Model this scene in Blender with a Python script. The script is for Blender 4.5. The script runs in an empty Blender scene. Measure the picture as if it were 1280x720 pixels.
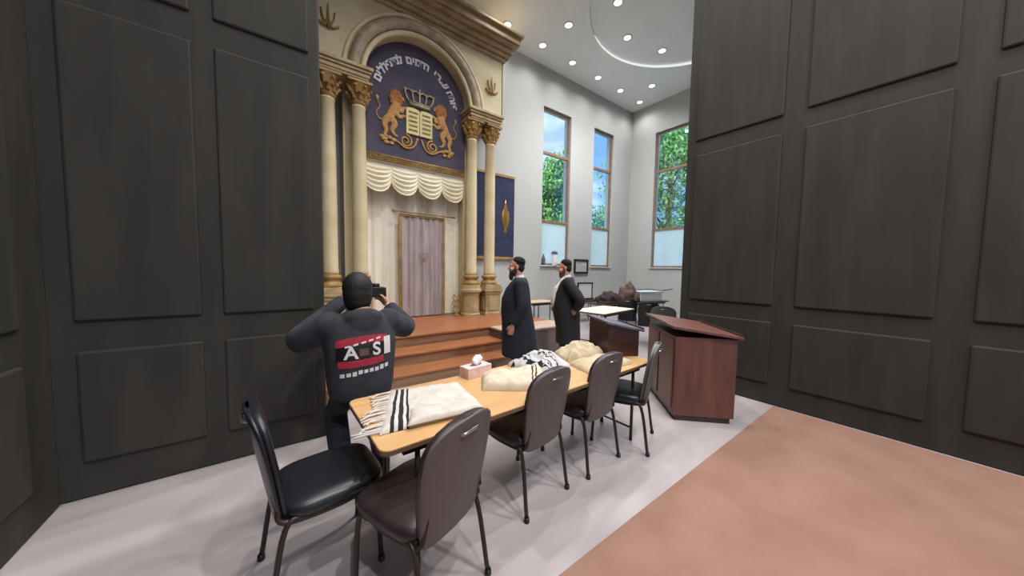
import bpy, bmesh, math, random
from mathutils import Vector, Matrix, Euler, noise
random.seed(7)
S = bpy.context.scene
COL = S.collection
PI = math.pi
R = math.radians

# ------------------------------------------------------------------ camera
cam_d = bpy.data.cameras.new('camera')
cam = bpy.data.objects.new('camera', cam_d)
COL.objects.link(cam)
_a, _p, _r = R(36.3), R(3.375), .015
_F = Vector((math.sin(_a)*math.cos(_p), math.cos(_a)*math.cos(_p), -math.sin(_p)))
_R0 = Vector((math.cos(_a), -math.sin(_a), 0))
_U0 = _R0.cross(_F)
_Rv = _R0*math.cos(_r) + _U0*math.sin(_r)
_Uv = _U0*math.cos(_r) - _R0*math.sin(_r)
_M = Matrix((_Rv, _Uv, -_F)).transposed().to_4x4()
_M.translation = (0, 0, 1.58)
cam.matrix_world = _M
cam_d.sensor_width = 36
cam_d.lens = 36*390/1280
cam_d.clip_start = .05
cam_d.clip_end = 300
S.camera = cam

# ------------------------------------------------------------------ view, sky, sun
S.view_settings.view_transform = 'Standard'
S.view_settings.look = 'None'
S.view_settings.exposure = 0.0
S.view_settings.gamma = 1
S.view_settings.use_curve_mapping = False
SPOT_W = 375          # recess downlights and the added fill spots
ROW_W = 55            # lamps close to the window wall
SKY_STRENGTH = 1.5
SUN_W = 10.0

w = bpy.data.worlds.new('sky')
S.world = w
w.use_nodes = True
nt = w.node_tree
nt.nodes.clear()
N = nt.nodes.new
out = N('ShaderNodeOutputWorld'); bg = N('ShaderNodeBackground')
tc = N('ShaderNodeTexCoord'); mp = N('ShaderNodeMapping'); nz = N('ShaderNodeTexNoise'); rp = N('ShaderNodeValToRGB')
mp.inputs['Scale'].default_value = (1, 1, 2.6)
nz.inputs['Scale'].default_value = 3.2; nz.inputs['Detail'].default_value = 6
rp.color_ramp.elements[0].position = .44; rp.color_ramp.elements[0].color = (.20, .42, .82, 1)
rp.color_ramp.elements[1].position = .62; rp.color_ramp.elements[1].color = (.85, .88, .92, 1)
nt.links.new(tc.outputs['Generated'], mp.inputs['Vector'])
nt.links.new(mp.outputs['Vector'], nz.inputs['Vector'])
nt.links.new(nz.outputs['Fac'], rp.inputs['Fac'])
nt.links.new(rp.outputs['Color'], bg.inputs['Color'])
bg.inputs['Strength'].default_value = SKY_STRENGTH
nt.links.new(bg.outputs['Background'], out.inputs['Surface'])

sun_d = bpy.data.lights.new('sun', 'SUN'); sun_d.energy = SUN_W; sun_d.angle = R(1.5); sun_d.color = (1, .96, .88)
sun = bpy.data.objects.new('sun', sun_d); COL.objects.link(sun)
sun.rotation_euler = Vector((.75, .55, -.75)).to_track_quat('-Z', 'Y').to_euler()

# ------------------------------------------------------------------ helpers
def lin(c):
    return tuple(((v/255)/12.92 if v/255 <= .04045 else ((v/255+.055)/1.055)**2.4) for v in c)

def mat(name, rgb, rough=.6, var=0, scale=8, stretch=(1, 1, 1), bump=0, metal=0, rgb2=None, spec=.5, bscale=None, coat=0):
    m = bpy.data.materials.new(name); m.use_nodes = True
    t = m.node_tree; b = t.nodes['Principled BSDF']
    c = lin(rgb)
    b.inputs['Base Color'].default_value = (*c, 1)
    b.inputs['Roughness'].default_value = rough
    b.inputs['Metallic'].default_value = metal
    b.inputs['Specular IOR Level'].default_value = spec
    b.inputs['Coat Weight'].default_value = coat
    tcn = t.nodes.new('ShaderNodeTexCoord'); mpn = t.nodes.new('ShaderNodeMapping')
    mpn.inputs['Scale'].default_value = stretch
    t.links.new(tcn.outputs['Object'], mpn.inputs['Vector'])
    n = t.nodes.new('ShaderNodeTexNoise'); n.inputs['Scale'].default_value = scale; n.inputs['Detail'].default_value = 5
    t.links.new(mpn.outputs['Vector'], n.inputs['Vector'])
    c2 = lin(rgb2) if rgb2 else tuple(v*(1-var) for v in c)
    rmp = t.nodes.new('ShaderNodeValToRGB')
    rmp.color_ramp.elements[0].position = .35; rmp.color_ramp.elements[1].position = .65
    rmp.color_ramp.elements[0].color = (*c2, 1); rmp.color_ramp.elements[1].color = (*c, 1)
    t.links.new(n.outputs['Fac'], rmp.inputs['Fac'])
    t.links.new(rmp.outputs['Color'], b.inputs['Base Color'])
    if bump:
        n2 = n
        if bscale:
            n2 = t.nodes.new('ShaderNodeTexNoise'); n2.inputs['Scale'].default_value = bscale; n2.inputs['Detail'].default_value = 4
            t.links.new(mpn.outputs['Vector'], n2.inputs['Vector'])
        bp = t.nodes.new('ShaderNodeBump'); bp.inputs['Strength'].default_value = bump; bp.inputs['Distance'].default_value = .01
        t.links.new(n2.outputs['Fac'], bp.inputs['Height']); t.links.new(bp.outputs['Normal'], b.inputs['Normal'])
    return m

def obj(name, bm, m, parent=None, smooth=False, bevel=0, seg=2, angle=40):
    me = bpy.data.meshes.new(name)
    bmesh.ops.recalc_face_normals(bm, faces=bm.faces)
    bm.to_mesh(me); bm.free()
    for mm in (m if isinstance(m, (list, tuple)) else [m]):
        me.materials.append(mm)
    if smooth:
        for p in me.polygons: p.use_smooth = True
    o = bpy.data.objects.new(name, me); COL.objects.link(o)
    if parent: o.parent = parent
    if bevel:
        b = o.modifiers.new('bevel', 'BEVEL'); b.width = bevel; b.segments = seg; b.limit_method = 'ANGLE'; b.angle_limit = R(angle)
        if not smooth:
            for p in me.polygons: p.use_smooth = False
    return o

def tag(o, label, cat, group=None, kind=None):
    if label: o['label'] = label
    if cat: o['category'] = cat
    if group: o['group'] = group
    if kind: o['kind'] = kind
    return o

def thing(name, label, cat, loc=(0, 0, 0), rz=0, group=None):
    o = bpy.data.objects.new(name, None); COL.objects.link(o)
    o.location = loc; o.rotation_euler = (0, 0, rz); o.empty_display_size = .1
    return tag(o, label, cat, group)

def struct(name, bm, m, parent=None, **k):
    o = obj(name, bm, m, parent, **k)
    if not parent: o['kind'] = 'structure'
    return o

def dup(root, loc, rz, label=None, group=None):
    r = root.copy(); COL.objects.link(r); r.location = loc; r.rotation_euler = (0, 0, rz)
    if label: r['label'] = label
    if group: r['group'] = group
    for ch in list(root.children):
        c = ch.copy(); COL.objects.link(c); c.parent = r
        for g in ch.children:
            d = g.copy(); COL.objects.link(d); d.parent = c
    return r

def BM(): return bmesh.new()

def box(bm, x0, x1, y0, y1, z0, z1, M=None):
    vs = [bm.verts.new((x, y, z)) for x in (x0, x1) for y in (y0, y1) for z in (z0, z1)]
    if M is not None:
        for v in vs: v.co = M @ v.co
    for f in ((0, 1, 3, 2), (4, 6, 7, 5), (0, 4, 5, 1), (2, 3, 7, 6), (0, 2, 6, 4), (1, 5, 7, 3)):
        bm.faces.new([vs[i] for i in f])
    return vs

def boxm(x0, x1, y0, y1, z0, z1, M=None):
    b = BM(); box(b, x0, x1, y0, y1, z0, z1, M); return b

def loft(bm, rings, cap=True):
    rr = [[bm.verts.new(p) for p in ring] for ring in rings]
    n = len(rr[0])
    for a, b in zip(rr, rr[1:]):
        for i in range(n):
            bm.faces.new((a[i], a[(i+1) % n], b[(i+1) % n], b[i]))
    if cap:
        bm.faces.new(rr[0][::-1]); bm.faces.new(rr[-1])
    return rr

def tube(bm, pts, rad, n=10, cap=True, flat=1.0):
    pts = [Vector(p) for p in pts]
    if not isinstance(rad, (list, tuple)): rad = [rad]*len(pts)
    rings = []; up = None
    for i, p in enumerate(pts):
        a = pts[max(i-1, 0)]; b = pts[min(i+1, len(pts)-1)]
        d = (b-a).normalized()
        if up is None:
            up = Vector((0, 0, 1)) if abs(d.z) < .9 else Vector((0, 1, 0))
        s = d.cross(up).normalized(); u = s.cross(d).normalized(); up = u
        rings.append([p + (s*math.cos(2*PI*k/n) + u*math.sin(2*PI*k/n)*flat)*rad[i] for k in range(n)])
    loft(bm, rings, cap)

def smooth_path(pts, k=6):
    P = [Vector(p) for p in pts]; out = []
    P = [P[0]*2-P[1]] + P + [P[-1]*2-P[-2]]
    for i in range(1, len(P)-2):
        for j in range(k):
            t = j/k
            a, b, c, d = P[i-1], P[i], P[i+1], P[i+2]
            out.append(.5*((2*b)+(c-a)*t+(2*a-5*b+4*c-d)*t*t+(3*b-3*c+d-a)*t**3))
    out.append(P[-2]); return out

def lathe(bm, prof, c=(0, 0), n=24, a0=0, a1=2*PI):
    full = abs(a1-a0-2*PI) < 1e-6
    rings = [[(c[0]+r*math.cos(a0+(a1-a0)*k/n), c[1]+r*math.sin(a0+(a1-a0)*k/n), z) for k in range(n if full else n+1)] for r, z in prof]
    rr = [[bm.verts.new(p) for p in ring] for ring in rings]
    m = len(rr[0])
    for a, b in zip(rr, rr[1:]):
        for i in range(m if full else m-1):
            bm.faces.new((a[i], a[(i+1) % m], b[(i+1) % m], b[i]))
    if full:
        bm.faces.new(rr[0][::-1]); bm.faces.new(rr[-1])

def ell(bm, c, r, rot=None, n=16):
    M = Matrix.Translation(c) @ (Euler(rot).to_matrix().to_4x4() if rot else Matrix()) @ Matrix.Diagonal((*r, 1))
    bmesh.ops.create_uvsphere(bm, u_segments=n, v_segments=max(8, n//2+2), radius=1, matrix=M)

def prism(bm, poly, y0, y1):
    """outline in the XZ plane given as (x,z), thickness along Y"""
    a = [bm.verts.new((x, y0, z)) for x, z in poly]; b = [bm.verts.new((x, y1, z)) for x, z in poly]
    n = len(poly)
    bm.faces.new(a); bm.faces.new(b[::-1])
    for i in range(n): bm.faces.new((a[i], b[i], b[(i+1) % n], a[(i+1) % n]))

def zprism(bm, poly, z0, z1):
    a = [bm.verts.new((x, y, z0)) for x, y in poly]; b = [bm.verts.new((x, y, z1)) for x, y in poly]
    n = len(poly)
    bm.faces.new(a[::-1]); bm.faces.new(b)
    for i in range(n): bm.faces.new((a[i], a[(i+1) % n], b[(i+1) % n], b[i]))

def blob(name, bm, m, parent, voxel=.012, it=6, fac=.5):
    """union of closed shapes grown into ONE continuous smooth surface"""
    bmesh.ops.recalc_face_normals(bm, faces=bm.faces)
    me = bpy.data.meshes.new(name); bm.to_mesh(me); bm.free()
    t = bpy.data.objects.new('tmp', me); COL.objects.link(t)
    md = t.modifiers.new('r', 'REMESH'); md.mode = 'VOXEL'; md.voxel_size = voxel; md.use_smooth_shade = True
    sm = t.modifiers.new('s', 'SMOOTH'); sm.iterations = it; sm.factor = fac
    dg = bpy.context.evaluated_depsgraph_get()
    me2 = bpy.data.meshes.new_from_object(t.evaluated_get(dg))
    bpy.data.objects.remove(t)
    me2.name = name; me2.materials.clear(); me2.materials.append(m)
    for p in me2.polygons: p.use_smooth = True
    o = bpy.data.objects.new(name, me2); COL.objects.link(o)
    if parent: o.parent = parent
    return o

def ering(cx, cy, z, rx, ry, n=28, pw=2.3):
    o = []
    for k in range(n):
        a = 2*PI*k/n; c, s = math.cos(a), math.sin(a)
        o.append((cx+rx*math.copysign(abs(c)**(2/pw), c), cy+ry*math.copysign(abs(s)**(2/pw), s), z))
    return o

# ------------------------------------------------------------------ materials
M_wall = mat('painted_wall', (188, 190, 188), .75, .03, 2)
M_ceil = mat('painted_ceiling', (240, 245, 245), .8, .03, 1.5)
M_dwood = mat('dark_stained_panelling', (60, 57, 53), .7, .25, 3, (2, 2, .35), bump=.05, spec=.25)
M_floor = mat('grey_vinyl_floor', (184, 175, 175), .35, scale=1.6, stretch=(.35, 2.2, 1), rgb2=(160, 151, 152), bump=.02)
M_carpet = mat('tan_orange_carpet', (148, 113, 97), .95, scale=3, rgb2=(138, 103, 87), bump=.2, bscale=260)
M_cream = mat('ark_cream_paint', (208, 195, 160), .6, scale=2.2, rgb2=(196, 180, 140))
M_creamlt = mat('ark_light_cream', (220, 205, 168), .55, scale=3, rgb2=(208, 190, 148))
M_gold = mat('antique_gold_paint', (178, 142, 84), .5, scale=5, rgb2=(140, 106, 58))
M_bronze = mat('dark_gold_cornice', (172, 148, 110), .55, scale=4, rgb2=(142, 118, 84))
M_stone = mat('pedestal_paint', (188, 168, 128), .55, scale=4, rgb2=(160, 136, 96))
M_mould = mat('arch_grey_moulding', (176, 162, 138), .55, scale=6, rgb2=(146, 130, 104))
M_velvet = mat('navy_velvet', (92, 88, 102), .95, scale=3, rgb2=(80, 77, 92), spec=.2)
M_velvet2 = mat('blue_velvet', (62, 66, 92), .95, scale=3, rgb2=(50, 54, 78), spec=.2)
M_drape = mat('ivory_drape', (244, 240, 226), .8, scale=2, rgb2=(236, 228, 206))
M_swag = mat('swag_satin', (248, 240, 218), .55, scale=2, rgb2=(240, 228, 196))
M_mauve = mat('mauve_curtain', (186, 174, 174), .7, scale=5, rgb2=(164, 150, 150), stretch=(3, 1, .3))
M_goldmetal = mat('gold_metal', (196, 156, 84), .35, metal=.7, scale=9, rgb2=(170, 128, 60))
M_lion = mat('lion_gold', (202, 158, 98), .7, scale=14, rgb2=(176, 126, 70))
M_mane = mat('lion_mane', (184, 116, 66), .8, scale=18, rgb2=(140, 84, 46))
M_crown = mat('crown_silver_gold', (178, 168, 138), .45, metal=.3, scale=12, rgb2=(148, 136, 100))
M_tablet = mat('tablet_cream', (232, 218, 158), .7, scale=6, rgb2=(220, 202, 136))
M_ink = mat('tablet_ink', (112, 100, 66), .8)
M_white = mat('white_embroidery', (226, 224, 230), .7)
M_cap = mat('tan_cap', (196, 172, 154), .5, scale=3, rgb2=(182, 156, 138))
M_step = mat('step_tread_wood', (168, 108, 70), .4, scale=4, stretch=(.5, 6, 6), rgb2=(146, 90, 58))
M_riser = mat('step_riser_wood', (156, 118, 88), .5, scale=4, stretch=(.5, 6, 6), rgb2=(130, 96, 70))
M_flank = mat('platform_side_grey', (128, 112, 106), .7, scale=3, rgb2=(108, 94, 88))
M_table = mat('maple_laminate', (204, 162, 112), .4, scale=3, stretch=(.6, 5, 1), rgb2=(192, 148, 98))
M_edge = mat('table_edge', (110, 84, 60), .5)
M_steel = mat('dark_steel_tube', (54, 44, 40), .4, metal=.4)
M_chairback = mat('taupe_vinyl', (90, 82, 83), .5, scale=120, var=.12, bump=.05)
M_seat = mat('maroon_brown_vinyl', (54, 42, 43), .38, scale=20, var=.15, bump=.03)
M_blackv = mat('black_vinyl', (26, 27, 34), .35, scale=20, var=.15)
M_greyv = mat('grey_green_vinyl', (92, 96, 92), .5, scale=20, var=.12)
M_chrome = mat('chrome', (190, 186, 182), .25, metal=.9)
M_tallit = mat('wool_white', (204, 196, 188), .9, scale=10, rgb2=(190, 181, 172), bump=.15, bscale=40)
M_cloth = mat('cream_wool', (200, 183, 156), .9, scale=6, rgb2=(184, 166, 136), bump=.3, bscale=40)
M_black = mat('black_plastic', (18, 18, 20), .4)
M_box = mat('tissue_box_pink', (226, 200, 194), .7, scale=14, rgb2=(210, 176, 170))
M_tissue = mat('tissue', (244, 240, 246), .9)
M_shtend = mat('dark_mahogany', (66, 38, 34), .4, scale=4, stretch=(1, 1, 5), rgb2=(48, 27, 25), coat=.1)
M_shtop = mat('slate_leather_top', (104, 98, 118), .4, scale=6, rgb2=(80, 74, 92))
M_desk = mat('red_brown_veneer', (112, 72, 60), .45, scale=3, stretch=(4, 4, .6), rgb2=(92, 56, 46))
M_skin = mat('skin', (206, 150, 128), .55, scale=10, rgb2=(190, 132, 112))
M_coat = mat('black_navy_wool', (30, 32, 44), .85, scale=9, rgb2=(22, 24, 34), bump=.3, bscale=7)
M_coat2 = mat('black_wool', (32, 29, 32), .85, scale=9, rgb2=(24, 21, 24), bump=.3, bscale=7)
M_shirt = mat('white_shirt', (226, 222, 218), .8)
M_hair = mat('dark_hair', (26, 20, 18), .7, scale=40, rgb2=(14, 11, 11), bump=.3, bscale=60)
M_beard = mat('brown_beard', (62, 44, 36), .85, scale=40, rgb2=(40, 28, 24), bump=.4, bscale=60)
M_felt = mat('black_velvet_cap', (16, 15, 17), .9)
M_hood = mat('charcoal_fleece', (54, 54, 62), .95, scale=9, rgb2=(40, 40, 48), bump=.3, bscale=8)
M_jeans = mat('dark_trousers', (28, 30, 42), .9)
M_red = mat('red_print', (170, 44, 62), .8, scale=30, rgb2=(136, 32, 48))
M_print = mat('white_print', (212, 206, 206), .8)
M_winframe = mat('window_frame_brown', (150, 122, 100), .5, scale=5, rgb2=(128, 100, 80))
M_sillw = mat('white_sill', (220, 222, 220), .6)
M_leaf = mat('leaves', (112, 164, 84), .6, scale=.9, rgb2=(64, 118, 70))
M_leaf2 = mat('blue_green_leaves', (98, 156, 120), .6, scale=.9, rgb2=(60, 112, 104))
M_bark = mat('bark', (86, 70, 58), .9)
M_bounce = mat('pale_bounce_ground', (196, 196, 188), .95, scale=1, rgb2=(180, 180, 172))  # unseen ground, made pale to bounce daylight onto the frosted panes

def m_glass():
    m = bpy.data.materials.new('clear_pane'); m.use_nodes = True; t = m.node_tree; t.nodes.clear()
    o = t.nodes.new('ShaderNodeOutputMaterial'); a = t.nodes.new('ShaderNodeBsdfTransparent'); g = t.nodes.new('ShaderNodeBsdfGlossy')
    g.inputs['Roughness'].default_value = .02; a.inputs['Color'].default_value = (.88, .95, .97, 1)
    mx = t.nodes.new('ShaderNodeMixShader'); mx.inputs[0].default_value = .06
    t.links.new(a.outputs[0], mx.inputs[1]); t.links.new(g.outputs[0], mx.inputs[2]); t.links.new(mx.outputs[0], o.inputs[0]); return m
def m_frost():
    m = bpy.data.materials.new('frosted_pane'); m.use_nodes = True; t = m.node_tree; t.nodes.clear()
    o = t.nodes.new('ShaderNodeOutputMaterial'); a = t.nodes.new('ShaderNodeBsdfTranslucent'); d = t.nodes.new('ShaderNodeBsdfDiffuse')
    a.inputs['Color'].default_value = (.86, .97, .98, 1); d.inputs['Color'].default_value = (.8, .9, .9, 1)
    mx = t.nodes.new('ShaderNodeMixShader'); mx.inputs[0].default_value = .25
    t.links.new(a.outputs[0], mx.inputs[1]); t.links.new(d.outputs[0], mx.inputs[2])
    c = t.nodes.new('ShaderNodeBsdfTransparent'); m2 = t.nodes.new('ShaderNodeMixShader'); m2.inputs[0].default_value = .3
    t.links.new(mx.outputs[0], m2.inputs[1]); t.links.new(c.outputs[0], m2.inputs[2]); t.links.new(m2.outputs[0], o.inputs[0]); return m
def m_emit(name, rgb, s):
    m = bpy.data.materials.new(name); m.use_nodes = True; t = m.node_tree; t.nodes.clear()
    o = t.nodes.new('ShaderNodeOutputMaterial'); e = t.nodes.new('ShaderNodeEmission')
    e.inputs['Color'].default_value = (*lin(rgb), 1); e.inputs['Strength'].default_value = s
    t.links.new(e.outputs[0], o.inputs[0]); return m
M_glass = m_glass(); M_frost = m_frost(); M_lamp = m_emit('lamp_lens', (255, 250, 240), 4)

def m_stripes(name, base, dark, axis, bands, jitter=.02):
    """woven black stripes: bands = list of (start,end) in UV along axis"""
    m = mat(name, base, .9, scale=10, rgb2=tuple(int(v*.93) for v in base), bump=.12, bscale=40)
    t = m.node_tree; b = t.nodes['Principled BSDF']
    src = b.inputs['Base Color'].links[0].from_socket
    uv = t.nodes.new('ShaderNodeUVMap'); sp = t.nodes.new('ShaderNodeSeparateXYZ')
    t.links.new(uv.outputs[0], sp.inputs[0])
    n = t.nodes.new('ShaderNodeTexNoise'); n.inputs['Scale'].default_value = 5
    t.links.new(uv.outputs[0], n.inputs['Vector'])
    ma = t.nodes.new('ShaderNodeMath'); ma.operation = 'MULTIPLY_ADD'; ma.inputs[1].default_value = jitter
    t.links.new(n.outputs['Fac'], ma.inputs[0]); t.links.new(sp.outputs[axis], ma.inputs[2])
    acc = None
    for a, c in bands:
        cp = t.nodes.new('ShaderNodeMath'); cp.operation = 'COMPARE'
        cp.inputs[1].default_value = (a+c)/2; cp.inputs[2].default_value = (c-a)/2
        t.links.new(ma.outputs[0], cp.inputs[0])
        if acc is None: acc = cp
        else:
            ad = t.nodes.new('ShaderNodeMath'); ad.operation = 'MAXIMUM'
            t.links.new(acc.outputs[0], ad.inputs[0]); t.links.new(cp.outputs[0], ad.inputs[1]); acc = ad
    mx = t.nodes.new('ShaderNodeMix'); mx.data_type = 'RGBA'
    t.links.new(acc.outputs[0], mx.inputs[0]); t.links.new(src, mx.inputs[6]); mx.inputs[7].default_value = (*lin(dark), 1)
    t.links.new(mx.outputs[2], b.inputs['Base Color']); return m

# ------------------------------------------------------------------ room shell
WY, WX, CZ = 7.1, 10.7, 7.5           # ark / window wall, right wall, ceiling
LX = -1.2                             # left wall
b = BM(); box(b, LX-.3, WX+.3, -9, WY+.3, -.2, 0); struct('floor', b, M_floor)

cc, cr = (7.4, 3.2), 2.45             # round recess in the ceiling
b = BM()
n = 72
circ = [b.verts.new((cc[0]+cr*math.cos(2*PI*k/n), cc[1]+cr*math.sin(2*PI*k/n), CZ)) for k in range(n)]
rect = [b.verts.new(p) for p in ((LX-.3, -9, CZ), (WX+.3, -9, CZ), (WX+.3, WY+.3, CZ), (LX-.3, WY+.3, CZ))]
es = [b.edges.new((circ[k], circ[(k+1) % n])) for k in range(n)] + [b.edges.new((rect[k], rect[(k+1) % 4])) for k in range(4)]
bmesh.ops.triangle_fill(b, edges=es, use_beauty=True)
struct('ceiling', b, M_ceil)
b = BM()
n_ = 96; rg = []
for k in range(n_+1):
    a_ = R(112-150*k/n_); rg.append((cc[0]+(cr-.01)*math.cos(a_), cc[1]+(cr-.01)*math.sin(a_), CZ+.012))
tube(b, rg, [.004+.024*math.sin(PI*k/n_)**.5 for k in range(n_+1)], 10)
struct('trim_1', b, m_emit('recess_rim_glow', (250, 250, 245), .9), smooth=True)  # glow added to brighten the recess rim, not a known lamp
b = BM(); lathe(b, [(cr, CZ-.002), (cr+.035, CZ+.06)], cc, 72)
bmesh.ops.delete(b, geom=[f for f in b.faces if len(f.verts) > 4], context='FACES')
struct('trim_2', b, mat('recess_rim_white', (232, 232, 228), .6))
b = BM(); lathe(b, [(cr+.03, CZ+.05), (cr+.03, CZ+.12)], cc, 72); struct('ceiling_recess', b, M_ceil)

WIN_B = [(6.28, 7.45), (8.56, 9.62)]
WZ0, WZ1 = 1.73, 6.40
b = BM()
xs = [LX-.3] + [v for p in WIN_B for v in p] + [WX+.3]
for i in range(0, len(xs), 2): box(b, xs[i], xs[i+1], WY, WY+.3, 0, CZ+.3)
for a, c in WIN_B:
    box(b, a, c, WY, WY+.3, 0, WZ0); box(b, a, c, WY, WY+.3, WZ1, CZ+.3)
struct('wall_ark', b, M_wall)
WIN_R = [(4.95, 6.15), (2.9, 4.05)]
b = BM()
ys = [-9] + sorted(v for p in WIN_R for v in p) + [WY]
for i in range(0, len(ys), 2): box(b, WX, WX+.3, ys[i], ys[i+1], 0, CZ+.3)
for a, c in WIN_R:
    box(b, WX, WX+.3, a, c, 0, WZ0); box(b, WX, WX+.3, a, c, WZ1+.05, CZ+.3)
struct('wall_right', b, M_wall)

def panelled(name, faces, body):
    o = struct(name, body, M_dwood)
    return o
# left wall and corner by the ark, dark panelling added to keep this side dim
b = BM(); box(b, LX-.3, LX, -9, 3.3, 0, CZ)
for k in range(10):
    y0 = -8.3+k*1.15
    for z0, z1 in ((.25, 1.0), (1.2, 3.2), (3.4, 5.4), (5.6, 7.2)):
        box(b, LX-.01, LX+.02, y0, y0+.95, z0, z1)
struct('wall_left', b, M_dwood, bevel=.015)
b = BM(); box(b, LX-.3, .3, 3.3, 3.36, 0, CZ); box(b, LX-.3, -.08, 3.36, WY, 0, CZ)
for k in range(2):
    x0 = LX+.1+k*.72
    for z0, z1 in ((.25, 1.0), (1.2, 3.2), (3.4, 5.4), (5.6, 7.2)):
        box(b, x0, x0+.60, 3.28, 3.31, z0, z1)
struct('wall_left_added', b, M_dwood, bevel=.015)
# panelled block added on the right to keep that side dim
b = BM(); box(b, 4.7, WX, -9, 2.22, 0, CZ)
for k in range(10):
    y0 = 1.15-k*1.15
    for z0, z1 in ((.25, 1.0), (1.2, 3.2), (3.4, 5.4), (5.6, 7.2)):
        box(b, 4.68, 4.71, y0, y0+.95, z0, z1)
struct('wall_right_added', b, M_dwood, bevel=.015)
b = BM(); box(b, 4.6, 10.7, 7.075, 7.1, 0, .12); struct('baseboard_ark', b, M_wall, bevel=.004)
b = BM(); box(b, 10.675, 10.7, 2.6, 7.075, 0, .12); struct('baseboard_right', b, M_wall, bevel=.004)

def window(i, a, c, z0, z1, side):
    """a..c along the wall; built facing -Y then turned for the right wall"""
    wd = c-a; fr = .055
    b = BM()
    box(b, 0, fr, .06, .13, 0, z1-z0); box(b, wd-fr, wd, .06, .13, 0, z1-z0)
    rails = [0, 3.02-z0, 5.06-z0, z1-z0-fr]
    for k, r in enumerate(rails):
        h = fr if k in (0, 3) else .085
        box(b, fr, wd-fr, .06, .13, r, r+h)
    root = struct('window_%d' % i, b, M_winframe, bevel=.006)
    p = boxm(fr, wd-fr, .092, .1, fr, rails[1]); obj('frosted_pane', p, M_frost, root)
    p = boxm(fr, wd-fr, .092, .1, rails[1]+.085, rails[2]); obj('pane', p, M_glass, root)
    p = boxm(fr, wd-fr, .092, .1, rails[2]+.085, rails[3]); obj('pane', p, M_glass, root)
    s = boxm(-.04, wd+.04, -.05, .06, -.03, .0); obj('sill', s, M_sillw, root, bevel=.006)
    if side == 'b': root.location = (a, WY, z0)
    else:
        root.location = (WX, c, z0); root.rotation_euler = (0, 0, -PI/2)
    return root
window(1, *WIN_B[0], WZ0, WZ1, 'b'); window(2, *WIN_B[1], WZ0, WZ1, 'b')
window(3, *WIN_R[0], WZ0, WZ1+.05, 'r'); window(4, *WIN_R[1], WZ0, WZ1+.05, 'r')

# outdoors
b = BM(); box(b, -40, 80, 7.6, 90, -1.6, -1.4); box(b, 11.3, 80, -40, 7.6, -1.6, -1.4)
struct('ground', b, M_bounce)
def tree(x, y, h, cr_, label, leafm, seed, z=-1.4):
    rnd = random.Random(seed)
    t = thing('tree', label, 'tree', (x, y, z), 0, 'trees outside the windows')
    b = BM(); tube(b, [(0, 0, 0), (.1, .05, h*.3), (.05, -.1, h*.6), (0, 0, h*.85)], [.22, .17, .11, .04], 10)
    for k in range(6):
        a = k*1.05; tube(b, [(0, 0, h*(.3+.07*k)), (math.cos(a)*cr_*.5, math.sin(a)*cr_*.5, h*(.5+.06*k))], [.07, .02], 6)
    obj('trunk', b, M_bark, t, smooth=True)
    b = BM()
    cl = [(rnd.gauss(0, cr_*.42), rnd.gauss(0, cr_*.42), h*(.42+.52*rnd.random()), cr_*(.28+.25*rnd.random())) for _ in range(26)]
    for i in range(9000):
        c = rnd.choice(cl)
        d = Vector((rnd.gauss(0, 1), rnd.gauss(0, 1), rnd.gauss(0, 1))).normalized()*c[3]*rnd.random()**.4
        p = Vector(c[:3])+d
        e = Euler((rnd.random()*6, rnd.random()*6, rnd.random()*6)).to_matrix()
        s = .07+.08*rnd.random()
        vs = [b.verts.new(p+e@Vector(q)*s) for q in ((-1, 0, 0), (0, -.45, .1), (1, 0, 0), (0, .45, .1))]
        b.faces.new(vs)
    obj('foliage', b, leafm, t)
tree(10.4, 12.0, 8.2, 2.3, 'leafy green tree filling the lower middle of the left tall window', M_leaf, 1)
tree(16.8, 12.6, 7.6, 2.0, 'dark green tree low behind the narrow second window', M_leaf2, 2)
tree(15.6, 8.2, 11.5, 2.9, 'tall full tree outside the right-hand wall window', M_leaf, 3)
tree(13.6, 17.0, 9.0, 2.4, 'blue-green tree further back behind the left tall window', M_leaf2, 4)

# ------------------------------------------------------------------ wooden platform with steps
t = thing('stepped_platform', 'brown wooden platform with three steps in front of the ark', 'platform', (0, 0, 0))
PX0, PX1 = .3, 4.6
def tread(x0, x1, y0, y1, z, nm='step'):
    r = boxm(x0, x1, y0+.03, y1, z-.17, z-.035); ro = obj(nm, r, M_riser, t)
    tr = boxm(x0, x1+.0, y0, y1, z-.035, z); obj('tread', tr, M_step, ro, bevel=.008)
tread(PX0, 3.10, 4.08, 4.46, .17); tread(PX0, 3.10, 4.46, 4.90, .34)
b = boxm(PX0, PX1, 4.93, 7.09, 0, .475); po = obj('deck_base', b, M_riser, t)
b = boxm(PX0, PX1, 4.90, 7.09, .475, .51); obj('deck', b, M_step, po, bevel=.008)
b = boxm(PX0, 3.10, 4.46, 4.93, 0, .17); obj('step_base', b, M_riser, po)
b = boxm(3.12, PX1, 4.30, 4.93, 0, .475); fo = obj('flank', b, M_flank, t, bevel=.006)
b = boxm(3.10, PX1+.02, 4.28, 4.90, .475, .51); obj('flank_cap', b, M_cap, fo, bevel=.008)

# ------------------------------------------------------------------ the ark
AC = 2.33; PZ = .51
ark = thing('torah_ark', 'tall cream and gold arched ark front with paired columns and a heavy cornice', 'ark', (AC, 6.6, PZ))
def A(x, y, z): return (x-AC, y-6.6, z-PZ)
def shift(bm):
    for v in bm.verts: v.co -= Vector((AC, 6.6, PZ))
    return bm
AR0, AR1, SPR = 1.08, 1.40, 5.02
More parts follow.
